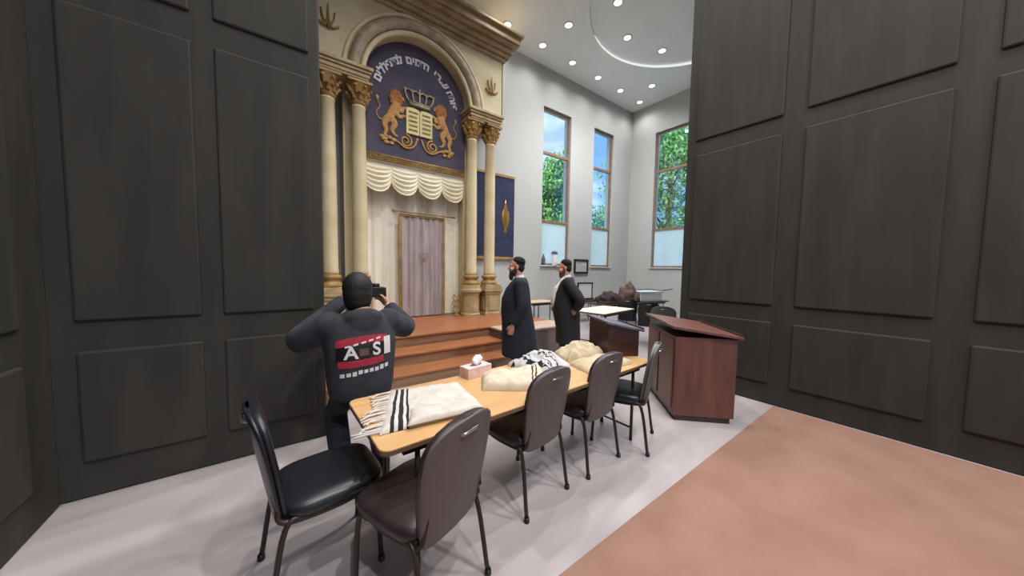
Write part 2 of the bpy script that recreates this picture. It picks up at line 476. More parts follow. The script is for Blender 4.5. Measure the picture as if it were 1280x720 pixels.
# facade with arched opening
HX = 1.93
n = 40
pin = [(AC+AR0*math.cos(PI*k/n), SPR+AR0*math.sin(PI*k/n)) for k in range(n+1)]
top = 6.75
b = BM()
outp = []
for x, z in pin:
    a = math.atan2(z-SPR, x-AC)
    c, s = math.cos(a), max(math.sin(a), 1e-6)
    tt = min(HX/max(abs(c), 1e-6), (top-SPR)/s)
    outp.append((AC+c*tt, SPR+s*tt))
# make sure the corners are included
for y in (6.3, 6.58):
    pass
vi0 = [b.verts.new((x, 6.3, z)) for x, z in pin]; vo0 = [b.verts.new((x, 6.3, z)) for x, z in outp]
vi1 = [b.verts.new((x, 6.6, z)) for x, z in pin]; vo1 = [b.verts.new((x, 6.6, z)) for x, z in outp]
for i in range(n):
    b.faces.new((vi0[i], vi0[i+1], vo0[i+1], vo0[i])); b.faces.new((vi1[i+1], vi1[i], vo1[i], vo1[i+1]))
    b.faces.new((vi0[i+1], vi0[i], vi1[i], vi1[i+1])); b.faces.new((vo0[i], vo0[i+1], vo1[i+1], vo1[i]))
for i in (0, n): b.faces.new((vi0[i], vo0[i], vo1[i], vi1[i]))
# corner fillers
for sx in (-1, 1): box(b, AC+sx*HX-.02, AC+sx*HX+.02, 6.3, 7.08, SPR, top)
box(b, AC-HX, AC+HX, 6.5, 7.08, 6.3, top)
obj('arch_wall', shift(b), M_cream, ark)
# spandrel corner plates fill what the radial cut leaves out
for sx in (-1, 1):
    b = BM(); prism(b, [(AC+sx*1.2, 6.05), (AC+sx*HX, 5.6), (AC+sx*HX, top), (AC+sx*.9, top)], 6.302, 6.5)
    obj('spandrel', shift(b), M_cream, ark)
# arch moulding: three half rounds
for r0, r1, rad, mm in ((1.10, 0, .045, M_creamlt), (1.25, 0, .10, M_mould), (1.40, 0, .04, M_creamlt)):
    b = BM(); tube(b, [(AC+r0*math.cos(PI*k/n), 6.29, SPR+r0*math.sin(PI*k/n)) for k in range(n+1)], rad, 12)
    obj('arch_moulding', shift(b), mm, ark, smooth=True)
# spandrel ornaments (gold)
def ornament(x, z):
    b = BM()
    tube(b, smooth_path([(x-.16, 6.28, z-.08), (x-.05, 6.27, z-.14), (x, 6.27, z), (x+.05, 6.27, z-.14), (x+.16, 6.28, z-.08)]), .018, 8)
    tube(b, [(x, 6.27, z-.16), (x, 6.27, z+.22)], [.03, .008], 8)
    tube(b, smooth_path([(x-.1, 6.28, z+.12), (x-.08, 6.27, z-.02), (x, 6.27, z-.12), (x+.08, 6.27, z-.02), (x+.1, 6.28, z+.12)]), .014, 8)
    obj('spandrel_ornament', shift(b), M_gold, ark, smooth=True)
ornament(AC+1.62, 5.75); ornament(AC-1.62, 5.75)
# cornice: stacked stepped mouldings
b = BM()
for z0, z1, pr in ((6.40, 6.48, .06), (6.48, 6.56, .12), (6.56, 6.68, .17), (6.68, 6.74, .26), (6.74, 6.90, .30), (6.90, 6.97, .36)):
    box(b, AC-HX-pr, AC+HX+pr, 6.3-pr, 7.08, z0, z1)
obj('cornice', shift(b), M_bronze, ark, bevel=.02, seg=3)
# columns
COLX = [AC-1.65, AC-1.16, AC+1.16, AC+1.65]
def column(x, square):
    y = 6.36; b = BM()
    prof = [(.128, 1.44), (.135, 1.5), (.126, 1.56), (.126, 2.6), (.12, 3.6), (.112, 4.42), (.12, 4.43), (.12, 4.46), (.112, 4.47), (.112, 4.52)]
    lathe(b, prof, (x, y), 24)
    s = obj('column', shift(b), M_creamlt, ark, smooth=True)
    b = BM(); lathe(b, [(.19, 1.22), (.2, 1.25), (.19, 1.29), (.15, 1.31), (.14, 1.35), (.175, 1.375), (.18, 1.41), (.16, 1.435), (.13, 1.45)], (x, y), 24)
    obj('column_base', shift(b), M_gold, s, smooth=True)
    b = BM(); lathe(b, [(.125, 4.48), (.14, 4.52), (.12, 4.55), (.135, 4.66), (.18, 4.78), (.2, 4.82)], (x, y), 20)
    for k in range(8):
        a = k*PI/4
        for hz, rr in ((4.56, .125), (4.66, .14)):
            aa = a + (PI/8 if hz > 4.6 else 0)
            dx, dy = math.cos(aa), math.sin(aa)
            tube(b, smooth_path([(x+dx*rr, y+dy*rr, hz), (x+dx*(rr+.03), y+dy*(rr+.03), hz+.07), (x+dx*(rr+.075), y+dy*(rr+.075), hz+.1), (x+dx*(rr+.07), y+dy*(rr+.07), hz+.075)], 3), [.035]*4+[.03]*3+[.018]*3, 6)
    box(b, x-.2, x+.2, y-.2, y+.2, 4.82, 4.86)
    obj('capital', shift(b), M_gold, s, smooth=False)
    b = BM()
    if square:
        box(b, x-.2, x+.2, y-.2, y+.2, PZ, 1.06)
        box(b, x-.13, x+.13, y-.215, y-.2, .62, .96); box(b, x-.215, x-.2, y-.13, y+.13, .62, .96); box(b, x+.2, x+.215, y-.13, y+.13, .62, .96)
        for z0, z1, e in ((PZ, .57, .225), (1.0, 1.06, .225), (1.06, 1.11, .25), (1.11, 1.17, .235), (1.17, 1.22, .21)): box(b, x-e, x+e, y-e, y+e, z0, z1)
        obj('pedestal', shift(b), M_stone, s, bevel=.008)
    else:
        lathe(b, [(.225, PZ), (.225, .56), (.205, .58), (.2, .98), (.215, 1.0), (.22, 1.05), (.255, 1.06), (.255, 1.11), (.235, 1.13), (.21, 1.22)], (x, y), 28)
        obj('pedestal', shift(b), M_stone, s, smooth=False)
for x in COLX: column(x, abs(x-AC) > 1.4)
# entablature blocks above each pair
for sx in (-1, 1):
    c = AC+sx*1.405; b = BM()
    for z0, z1, e in ((4.86, 4.90, .38), (4.90, 4.97, .395), (4.97, 5.02, .42), (5.02, 5.08, .45)):
        box(b, c-e, c+e, 6.36-(e-.17), 6.62, z0, z1)
    obj('entablature', shift(b), M_stone, ark, bevel=.012)
# back jambs either side of the opening
for x0 in (AC-1.38, AC+1.08): obj('jamb', shift(boxm(x0, x0+.3, 6.62, 7.08, PZ, 5.0)), M_cream, ark)

# velvet lunette with emblem
VX = 1.075; VZ0 = 3.76
vp = thing('velvet_panel', 'navy arched velvet panel with gold lions, crown and tablets under white Hebrew letters', 'wall hanging', (AC, 6.56, VZ0))
def vsh(bm):
    for v in bm.verts: v.co -= Vector((AC, 6.56, VZ0))
    return bm
b = BM(); prism(b, [(AC-VX, VZ0), (AC+VX, VZ0)] + [(AC+VX*math.cos(PI*k/n), SPR+VX*math.sin(PI*k/n)) for k in range(n+1)], 6.54, 6.58)
obj('velvet_ground', vsh(b), M_velvet, vp)
b = BM()
box(b, AC-VX, AC+VX, 6.515, 6.54, VZ0, VZ0+.03); box(b, AC-VX, AC+VX, 6.515, 6.54, VZ0-.10, VZ0-.07)
for k in range(54):
    x = AC-VX+.02+k*(2*VX-.04)/53
    tube(b, [(x, 6.53, VZ0+.02), (x, 6.52, VZ0-.09)], [.014, .012], 6)
obj('gold_fringe', vsh(b), M_gold, vp, smooth=True)
# tablets
TX, TZ = AC+.02, 4.57
b = BM()
for s in (-1, 1):
    prism(b, [(TX+s*.005, TZ-.26), (TX+s*.275, TZ-.26), (TX+s*.275, TZ+.22)] + [(TX+s*(.14+.135*math.cos(PI*k/10)), TZ+.22+.045*math.sin(PI*k/10)) for k in range(1, 10)] + [(TX+s*.005, TZ+.22)], 6.505, 6.54)
tb = obj('tablets', vsh(b), M_tablet, vp, bevel=.006)
rn = random.Random(3)
for s in (-1, 1):
    for r in range(5):
        b = BM(); z = TZ+.17-r*.088; x = TX+s*.14
        xx = x-.085
        while xx < x+.085:
            ww = .014+.014*rn.random()
            box(b, xx, xx+ww, 6.5, 6.506, z-.016, z-.008+.022*rn.random()); box(b, xx, xx+ww*.35, 6.5, 6.506, z-.016, z+.02)
            xx += ww+.008
        box(b, x-.085, x+.1, 6.502, 6.506, z+.012, z+.018)
        obj('writing_line', vsh(b), M_ink, tb)
# crown
b = BM(); cz = TZ+.34
tube(b, [(TX-.22, 6.52, cz), (TX+.22, 6.52, cz)], .035, 8); tube(b, [(TX-.24, 6.52, cz+.05), (TX+.24, 6.52, cz+.05)], .018, 8)
tops = [-.30, -.15, 0, .15, .30]
for i, x in enumerate(tops):
    tube(b, smooth_path([(TX+x*.72, 6.52, cz+.04), (TX+x*.9, 6.51, cz+.12), (TX+x, 6.52, cz+.24+(.05 if i == 2 else 0))], 4), .017, 8)
    ell(b, (TX+x, 6.51, cz+.26+(.05 if i == 2 else 0)), (.026, .02, .026), n=10)
for i in range(4):
    x0, x1 = tops[i], tops[i+1]
    tube(b, smooth_path([(TX+x0, 6.52, cz+.23), (TX+(x0+x1)/2, 6.51, cz+.27), (TX+x1, 6.52, cz+.23)], 4), .017, 8)
obj('crown', vsh(b), M_crown, vp, smooth=True)
# lions
def lion(s):
    def L(x, z, y=6.52): return (TX+s*x, y, TZ+z)
    b = BM()
    def T(pts, rad): tube(b, smooth_path([L(*p) for p in pts], 4), [rad[0]+(rad[1]-rad[0])*k/((len(pts)-1)*4) for k in range((len(pts)-1)*4+1)], 8, flat=1)
    T([(.45, .26), (.50, .14), (.57, .02), (.61, -.08)], (.105, .07))        # chest to loin
    T([(.46, .20), (.37, .13), (.33, .20), (.29, .22)], (.05, .026)); ell(b, L(.285, .225), (.035, .03, .026), n=10)
    T([(.48, .10), (.40, .01), (.34, .05), (.29, .06)], (.05, .026)); ell(b, L(.285, .06), (.035, .03, .026), n=10)
    T([(.59, -.04), (.50, -.14), (.55, -.27), (.50, -.36)], (.085, .026)); ell(b, L(.475, -.365), (.05, .03, .024), n=10)
    T([(.62, -.06), (.69, -.18), (.66, -.30), (.70, -.40)], (.08, .026)); ell(b, L(.67, -.41), (.05, .03, .024), n=10)
    T([(.66, -.06), (.78, -.12), (.84, .0), (.77, .12), (.82, .22)], (.018, .015)); ell(b, L(.82, .27), (.035, .02, .055), n=10)
    ell(b, L(.42, .41, 6.512), (.07, .045, .072), n=12); ell(b, L(.355, .385, 6.51), (.05, .035, .036), n=10); ell(b, L(.33, .36, 6.51), (.03, .03, .022), n=10)
    ell(b, L(.45, .485, 6.515), (.022, .02, .026), n=8)
    for v in b.verts: v.co.y = 6.53+(v.co.y-6.52)*.55
    o = blob('lion', vsh(b), M_lion, vp, .011, 2)
    b = BM()
    for k in range(9):
        a = k*2*PI/9
        ell(b, L(.475+.09*math.cos(a), .34+.125*math.sin(a), 6.519), (.05, .027, .06), n=10)
    ell(b, L(.485, .33, 6.519), (.085, .026, .14), n=12)
    obj('mane', vsh(b), M_mane, o, smooth=True)
lion(-1); lion(1)
# scroll flourish beneath
for s in (-1, 1):
    b = BM()
    def sp(cx, cz_, r, t0, t1, k=20): return [(TX+s*(cx+(r*(1-.75*j/k))*math.cos(t0+(t1-t0)*j/k)), 6.525, TZ+cz_+(r*(1-.75*j/k))*math.sin(t0+(t1-t0)*j/k)) for j in range(k+1)]
    tube(b, sp(.28, -.42, .13, PI*.5, PI*2.6+PI), .02, 8)
    tube(b, smooth_path([(TX+s*.04, 6.525, TZ-.32), (TX+s*.12, 6.525, TZ-.5), (TX+s*.28, 6.525, TZ-.56), (TX+s*.44, 6.525, TZ-.48), (TX+s*.6, 6.525, TZ-.44), (TX+s*.75, 6.525, TZ-.5)], 5), .02, 8)
    for cx, cz_ in ((.52, -.46), (.60, -.43), (.68, -.47), (.74, -.44), (.66, -.53), (.56, -.53)):
        ell(b, (TX+s*cx, 6.525, TZ+cz_), (.05, .02, .035), n=10)
    obj('scroll_flourish', vsh(b), M_lion, vp, smooth=True)
# Hebrew letters along the arch
txt = 'פותח שערי רחמים למתפללים'
def glyph_mesh(ch, size):
    cu = bpy.data.curves.new('g', 'FONT'); cu.body = ch; cu.size = size; cu.extrude = .006; cu.align_x = 'CENTER'; cu.offset = .009 if size > .15 else .003
    o = bpy.data.objects.new('g', cu); COL.objects.link(o)
    dg = bpy.context.evaluated_depsgraph_get()
    me = bpy.data.meshes.new_from_object(o.evaluated_get(dg))
    bpy.data.objects.remove(o); return me
def letters(txt, size, place, bm):
    for i, ch in enumerate(txt):
        if ch == ' ': continue
        me = glyph_mesh(ch, size); M = place(i)
        vs0 = len(bm.verts); bm.from_mesh(me); bm.verts.ensure_lookup_table()
        for v in bm.verts[vs0:]: v.co = M @ v.co
        bpy.data.meshes.remove(me)
LRAD = .765; a0, a1 = R(12), R(162)
def pl(i):
    a = a0+(a1-a0)*i/(len(txt)-1)
    return Matrix.Translation((AC+LRAD*math.cos(a), 6.535, SPR-.06+LRAD*.98*math.sin(a))) @ Matrix.Rotation(-(a-PI/2), 4, 'Y') @ Matrix.Rotation(PI/2, 4, 'X')
i0 = 0
for wd in txt.split(' '):
    b = BM(); letters(wd, .20, lambda i, i0=i0: pl(i0+i), b)
    bmesh.ops.triangulate(b, faces=b.faces[:])
    obj('hebrew_word', vsh(b), M_white, vp); i0 += len(wd)+1

# ivory drape behind, with folds
def pleat(x0, x1, z0, z1, y, amp, waves, nx=160, nz=6, seed=0, flare=.0, th=.004):
    b = BM(); rn = random.Random(seed); ph = [rn.random()*6 for _ in range(4)]
    rows = []
    for j in range(nz+1):
        v = j/nz; row = []
        for i in range(nx+1):
            u = i/nx
            k = (math.sin(u*waves*2*PI+ph[0])+.5*math.sin(u*waves*1.63*2*PI+ph[1]+v)+.35*math.sin(u*waves*.41*2*PI+ph[2]))*amp*(.6+.4*(1-v))
            row.append(b.verts.new((x0+(x1-x0)*u, y+k, z0+(z1-z0)*v)))
        rows.append(row)
    for a, c in zip(rows, rows[1:]):
        for i in range(nx): b.faces.new((a[i], a[i+1], c[i+1], c[i]))
    return b
b = pleat(AC-1.1, AC+1.1, PZ+.01, VZ0+.1, 6.86, .022, 13, seed=2)
tag(obj('ivory_drape', b, M_drape, smooth=True), 'long ivory pleated drape hanging across the ark opening', 'drape')
# swag valance
sv = thing('swag_valance', 'ivory swag valance of four scalloped swags below the navy velvet', 'valance', (AC, 6.6, VZ0))
b = boxm(AC-1.08-AC, 1.08, -.02, .06, -.14, .0); obj('header_band', b, M_swag, sv, bevel=.01)
for k in range(4):
    x0 = -1.07+k*.535; b = BM(); rows = []
    nu, nv = 24, 30
    for j in range(nv+1):
        v = j/nv; row = []
        for i in range(nu+1):
            u = i/nu*2-1
            drop = .10+.58*v*(.5+.5*math.sqrt(max(0, 1-.985*u*u)))
            fold = .028*math.sin(v*6.2*2*PI)*(1-abs(u)**3)*min(1, v*3)
            y = -.02-.05*(1-u*u)*min(1, v*2)-fold
            row.append(b.verts.new((x0+.2675+u*.27, y, -.02-drop)))
        rows.append(row)
    for a, c in zip(rows, rows[1:]):
        for i in range(nu): b.faces.new((a[i], a[i+1], c[i+1], c[i]))
    obj('swag', b, M_swag, sv, smooth=True)
# mauve curtain with gold borders on a rod
dc = thing('ark_curtain', 'mauve pleated curtain with gold edges hanging from a thin rod over the ark doors', 'curtain', (2.49, 6.72, PZ))
b = pleat(-.46, .46, .02, 2.16, 0, .026, 6, seed=5, nx=110); obj('curtain_cloth', b, M_mauve, dc, smooth=True)
for s in (-1, 1):
    b = BM(); box(b, s*.485-.03, s*.485+.03, -.02, .02, .02, 2.18); obj('gold_border', b, M_gold, dc, bevel=.008)
b = BM(); box(b, -.5, .5, -.03, .03, 2.16, 2.21); obj('gold_heading', b, M_gold, dc, bevel=.008)
b = BM()
for k in range(3): tube(b, [(-.09+.02*k, -.052, 1.32-.04*k), (.09-.02*k, -.052, 1.32-.04*k)], .007, 6)
tube(b, smooth_path([(-.1, -.05, 1.36), (-.05, -.05, 1.42), (0, -.05, 1.38), (.05, -.05, 1.42), (.1, -.05, 1.36)]), .007, 6)
obj('small_emblem', b, M_goldmetal, dc, smooth=True)
b = BM(); tube(b, [(-.62, -.06, 2.24), (.70, -.06, 2.24)], .014, 10)
for x in (-.64, .72): ell(b, (x, -.06, 2.24), (.035, .025, .025), n=12)
obj('rod', b, M_gold, dc, smooth=True)
# gold filigree stand at the foot of the drape
t = thing('gold_filigree_stand', 'small gold filigree stand at the foot of the drape by the drum pedestal', 'ornament', (3.2, 6.5, PZ))
b = BM(); lathe(b, [(.07, 0), (.07, .02), (.02, .04), (.012, .2), (.012, .45)], (0, 0), 14); obj('stem', b, M_gold, t, smooth=True)
for k in range(3):
    b = BM(); z = .18+k*.13
    for s in (-1, 1):
        tube(b, smooth_path([(0, 0, z-.1), (s*.07, 0, z-.08), (s*.09, 0, z), (s*.05, 0, z+.03), (s*.04, 0, z-.02)]), .011, 8)
    obj('scroll_arm', b, M_gold, t, smooth=True)

# blue panel on the wall to the right of the ark
t = thing('blue_wall_panel', 'dark blue fabric wall panel with a gold lantern emblem right of the columns', 'wall hanging', (4.65, 7.06, 1.92))
b = boxm(-.72, .56, -.02, .03, 0, 2.13); obj('fabric', b, M_velvet2, t, bevel=.006)
b = boxm(-.73, .57, -.035, .03, 2.13, 2.2); obj('top_trim', b, M_gold, t, bevel=.008)
b = boxm(-.73, .57, -.035, .03, -.07, 0); obj('bottom_trim', b, M_gold, t, bevel=.008)
b = BM(); lathe(b, [(.01, .62), (.05, .7), (.03, .75), (.09, .85), (.13, 1.05), (.11, 1.22), (.05, 1.3), (.06, 1.34), (.02, 1.42), (.012, 1.55)], (.26, 0), 16)
for v in b.verts: v.co.y = -.03+v.co.y*.2
obj('lantern_emblem', b, M_goldmetal, t, smooth=True)

# ------------------------------------------------------------------ ceiling downlights and added fill spots
def make_downlight():
    t = thing('downlight', 'x', 'ceiling light', (0, 0, 0), 0)
    b = BM(); lathe(b, [(.085, -.012), (.115, -.012), (.12, 0), (.085, 0)], (0, 0), 24)
    bmesh.ops.delete(b, geom=[f for f in b.faces if len(f.verts) > 4], context='FACES')
    obj('trim_ring', b, M_sillw, t)
    b = BM(); lathe(b, [(.09, -.008), (.086, -.003)], (0, 0), 24); obj('lens', b, M_lamp, t)
    return t
dl0 = make_downlight()
spot_d = bpy.data.lights.new('downlight_and_fill', 'SPOT'); spot_d.energy = SPOT_W; spot_d.spot_size = R(150); spot_d.spot_blend = 1; spot_d.shadow_soft_size = .08; spot_d.color = (1, .99, .975)
row_d = spot_d.copy(); row_d.energy = ROW_W
used = [False]
def downlight(x, y, label, group, z=CZ-.001, fixture=True, lamp=None):
    if fixture:
        if not used[0]:
            dl0.location = (x, y, z); dl0['label'] = label; dl0['group'] = group; used[0] = True
        else: dup(dl0, (x, y, z), 0, label, group)
    s = bpy.data.objects.new('downlight_and_fill', lamp or spot_d); COL.objects.link(s); s.location = (x, y, z-.05)
nth = ['nearest the far corner', 'second from the far corner', 'third from the far corner', 'fourth from the far corner', 'fifth from the far corner', 'beside the ark cornice']
for k in range(6):
    downlight(10.2-k*1.135, 6.50, 'round ceiling downlight in the window wall row, ' + nth[k], 'downlights along the window wall', lamp=row_d)
for q, (dx, dy) in {'left of the round ceiling recess, above the first window': (5.70, 5.61), 'in the far right corner off the round recess': (9.62, 5.73)}.items():
    downlight(dx, dy, 'round ceiling downlight ' + q, 'downlights around the recess', lamp=row_d)
ringlab = ['rightmost visible one inside the round recess', 'middle visible one inside the round recess', 'nearest visible one at the top edge, inside the round recess']
for k, a in enumerate((57, 95, 133)):
    downlight(cc[0]+1.84*math.cos(R(a)), cc[1]+1.84*math.sin(R(a)), 'round ceiling downlight, ' + ringlab[k], 'downlights inside the recess', CZ+.049)
downlight(4.02, 5.62, 'round ceiling downlight at the top edge above the ark cornice', 'downlights around the recess', lamp=row_d)
for x, y, pw in ((1.9, 3.2, 1.25), (0.2, 1.2, 1), (3.4, 2.2, .9), (1.4, -1.0, 1.6), (3.8, -.8, 1.5), (0, -3.2, 2.2), (3, -3.6, 2.2), (4.8, 4.2, .5), (7.4, 4.6, .5)):  # unseen spots without fixtures, added to fill the hall with light
    ld = spot_d.copy(); ld.energy = SPOT_W*pw
    downlight(x, y, '', '', fixture=False, lamp=ld)

# ------------------------------------------------------------------ carpet, table
b = BM(); box(b, -1.17, 4.66, -8, 1.07, 0.0, .008)
tag(obj('carpet', b, M_carpet), 'flat tan-orange carpet at the bottom right along the grey floor', 'carpet')

TZ0 = .74
def folding_table(name, label, cx, cy, L, D, rz, topm, h=TZ0, group=None):
    t = thing(name, label, 'table', (cx, cy, 0), rz, group)
    b = BM(); zprism(b, rrect(L, D, .05), h-.03, h); obj('tabletop', b, topm, t, bevel=.004)
    b = BM(); zprism(b, rrect(L+.004, D+.004, .052), h-.028, h-.006); obj('edge_band', b, M_edge, t)
    b = BM(); box(b, -L/2+.12, L/2-.12, -D/2+.06, -D/2+.085, h-.085, h-.03); obj('apron', b, M_steel, t)
    for sx in (-1, 1):
        for sy in (-1, 1):
            b = BM(); x = sx*(L/2-.2); y = sy*(D/2-.08)
            tube(b, [(x, y, h-.03), (x, y, .0)], .014, 10)
            if sy > 0: tube(b, [(x, y, .12), (x, -y, .12)], .009, 8); tube(b, [(x, y, h-.06), (x, -y, h-.06)], .009, 8)
            obj('leg', b, M_steel, t, smooth=True)
    return t
def rrect(L, D, r, n=5):
    o = []
    for cx, cy, a in ((L/2-r, D/2-r, 0), (-L/2+r, D/2-r, PI/2), (-L/2+r, -D/2+r, PI), (L/2-r, -D/2+r, 1.5*PI)):
        for k in range(n+1): o.append((cx+r*math.cos(a+PI/2*k/n), cy+r*math.sin(a+PI/2*k/n)))
    return o
folding_table('folding_table', 'long light maple table carrying the folded prayer shawls and tissue box', 1.555, 1.85, 2.46, .71, R(2.4), M_table)

# ------------------------------------------------------------------ chairs
def make_chair(label, shell, pad, seatm, group):
    t = thing('stacking_chair', label, 'chair', (0, 0, 0), 0, group)
    b = BM()
    loft(b, [ering(0, .02, z, rx, ry, 32, 4.5) for z, rx, ry in ((.418, .195, .20), (.428, .215, .222), (.455, .224, .232), (.48, .22, .228), (.494, .2, .208), (.502, .15, .155), (.504, .08, .08))])
    obj('seat', b, seatm, t, smooth=True)
    def back(y_off, th, grow):
        b = BM(); rg = []
        for z, wv in ((.405, .155), (.415, .172), (.47, .186), (.56, .20), (.66, .214), (.76, .218), (.84, .212), (.885, .192), (.915, .155), (.934, .105), (.942, .05)):
            yc = -.205-(z-.42)*.17+y_off
            rg.append([(x, y+.55*x*x, zz) for x, y, zz in ering(0, yc, z, wv+grow, th, 28, 4)])
        loft(b, rg); return b
    obj('backrest', back(.0, .022, -.004), pad, t, smooth=True)
    obj('back_shell', back(-.022, .012, .004), shell, t, smooth=True)
    b = BM(); tube(b, smooth_path([(-.055, -.312, .880), (-.035, -.330, .886), (.035, -.330, .886), (.055, -.312, .880)]), .007, 8)
    obj('carry_handle', b, M_chrome, t, smooth=True)
    b = BM()
    for s in (-1, 1): tube(b, smooth_path([(s*.18, .18, .415), (s*.195, .0, .41), (s*.19, -.2, .43), (s*.17, -.225, .50), (s*.165, -.235, .56)]), .012, 10)
    tube(b, [(-.18, .18, .412), (.18, .18, .412)], .011, 8); tube(b, [(-.19, -.19, .42), (.19, -.19, .42)], .011, 8)
    obj('seat_frame', b, M_steel, t, smooth=True)
    for s in (-1, 1):
        b = BM(); tube(b, smooth_path([(s*.19, .12, .415), (s*.2, .19, .38), (s*.208, .215, .0+.012)]), .0125, 10); l = obj('leg', b, M_steel, t, smooth=True)
        b = BM(); lathe(b, [(.016, 0), (.018, .004), (.016, .03)], (s*.208, .215), 12); obj('foot_cap', b, M_black, l, smooth=True)
        b = BM(); tube(b, smooth_path([(s*.19, -.1, .42), (s*.2, -.2, .40), (s*.218, -.268, .012)]), .0125, 10); l = obj('leg', b, M_steel, t, smooth=True)
        b = BM(); lathe(b, [(.016, 0), (.018, .004), (.016, .03)], (s*.218, -.268), 12); obj('foot_cap', b, M_black, l, smooth=True)
    return t
G = 'chairs drawn up to the maple table'
ch = make_chair('nearest taupe-backed chair with a maroon-brown seat at the left end of the table', M_chairback, M_seat, M_seat, G)
ch.location = (.52, 1.46, 0); ch.rotation_euler = (0, 0, R(22))
dup(ch, (1.37, 1.735, 0), R(9), 'second taupe-backed chair from the left, in front of the striped prayer shawl', G)
dup(ch, (2.03, 1.77, 0), R(5), 'third taupe-backed chair from the left, below the cream shawl', G)
cd = make_chair('rightmost chair at the table, grey-green back, below the dark lectern box', M_greyv, M_greyv, M_blackv, G)
cd.location = (2.57, 1.72, 0); cd.rotation_euler = (0, 0, R(25))
cb = make_chair('black chair at the left end of the table beside the photographer', M_blackv, M_blackv, M_blackv, G)
cb.location = (.16, 1.88, 0); cb.rotation_euler = (0, 0, R(-84))

# ------------------------------------------------------------------ prayer shawls and things on the table
def cloth(name, label, cat, cs, h, seed, m, group=None, nu=56, nv=40, fold=.35, z0=TZ0+.001, edge=.16, fr=None):
    fl, fr_, br, bl = [Vector((*c, 0)) for c in cs]
    b = BM(); uvl = b.loops.layers.uv.new('UVMap'); rows = []
    ctr = (fl+fr_+br+bl)/4
    for j in range(nv+1):
        v = j/nv; row = []
        for i in range(nu+1):
            u = i/nu
            p = (fl*(1-u)+fr_*u)*(1-v)+(bl*(1-u)+br*u)*v
            wob = noise.noise(Vector((u*3+seed, v*3, seed*.7)))*.035
            ed = min(u, 1-u, v, 1-v)/edge
            p = p + (p-ctr)*wob*(1 if ed < 1 else .3)
            e = min(1, ed); e = math.sqrt(max(0, 1-(1-e)**2))
            q = Vector((p.x*7+seed*3, p.y*7, seed))
            k = 1+fold*noise.noise(q)+fold*.6*(1-abs(noise.noise(q*1.9))*2)
            row.append(b.verts.new((p.x, p.y, z0+max(.0015, e*h*k*.85))))
        rows.append(row)
    for j in range(nv):
        for i in range(nu):
            f = b.faces.new((rows[j][i], rows[j][i+1], rows[j+1][i+1], rows[j+1][i]))
            for l, (uu, vv) in zip(f.loops, ((i, j), (i+1, j), (i+1, j+1), (i, j+1))): l[uvl].uv = (uu/nu, vv/nv)
    rim = rows[0][:] + [r[-1] for r in rows[1:]] + rows[-1][-2::-1] + [r[0] for r in rows[-2:0:-1]]
    low = [b.verts.new((v.co.x, v.co.y, z0)) for v in rim]
    for i in range(len(rim)): b.faces.new((rim[i], low[i], low[(i+1) % len(rim)], rim[(i+1) % len(rim)]))
    b.faces.new(low)
    o = obj(name, b, m, smooth=True)
    return tag(o, label, cat, group)
GS = 'prayer shawls on the table'
M_t1 = m_stripes('striped_wool_short', (206, 198, 190), (24, 22, 26), 0, [(.10, .135), (.17, .215), (.245, .27), (.0, .018)], .03)
t1 = cloth('prayer_shawl', 'white prayer shawl with black end stripes and fringe at the left end of the table', 'prayer shawl', [(.36, 1.60), (.96, 1.55), (1.02, 2.03), (.56, 2.14)], .035, 2, M_t1, GS)
b = BM(); rn = random.Random(5)
for k in range(26):
    t_ = k/25; x = .35+(.55-.35)*t_; y = 1.62+(2.12-1.62)*t_
    dx = .06+.05*rn.random()
    tube(b, smooth_path([(x+.04, y, TZ0+.012), (x-dx*.5, y+.02*rn.uniform(-1, 1), TZ0+.010), (x-dx, y+.03*rn.uniform(-1, 1), TZ0+.006)], 3), .005, 6)
obj('fringe', b, M_tallit, t1, smooth=True)
cloth('prayer_shawl', 'white folded corner of shawl lying across the nearest striped shawl', 'prayer shawl', [(.50, 1.57), (.93, 1.53), (.95, 1.66), (.56, 1.74)], .03, 9, M_tallit, GS, z0=TZ0+.025, nu=30, nv=20)
M_t2 = m_stripes('striped_wool_edge', (212, 195, 174), (40, 34, 34), 0, [(.80, .825), (.86, .885)], .05)
cloth('prayer_shawl', 'thick cream folded shawl with two thin dark stripes beside the tissue box', 'prayer shawl', [(1.09, 1.82), (1.46, 1.56), (1.74, 1.90), (1.22, 2.04)], .075, 4, M_t2, GS, edge=.22)
M_t3 = m_stripes('striped_wool_bunched', (206, 202, 204), (22, 20, 24), 0, [(.16, .20), (.30, .35), (.44, .47), (.60, .64), (.70, .72)], .40)
cloth('prayer_shawl', 'bunched white shawl with tangled black stripes behind the second chair', 'prayer shawl', [(1.64, 1.72), (1.92, 1.76), (2.02, 2.14), (1.56, 2.18)], .12, 11, M_t3, GS, fold=.5, edge=.45)
cloth('prayer_shawl', 'cream shawl spread flat toward the dark lectern box', 'prayer shawl', [(1.97, 1.60), (2.54, 1.60), (2.56, 1.86), (2.04, 1.90)], .07, 15, M_cloth, GS, edge=.3)
cloth('prayer_shawl', 'rumpled beige shawl heaped on the back edge of the table', 'prayer shawl', [(2.08, 1.94), (2.56, 1.92), (2.66, 2.19), (2.14, 2.20)], .115, 21, M_cloth, GS, fold=.5, edge=.45)

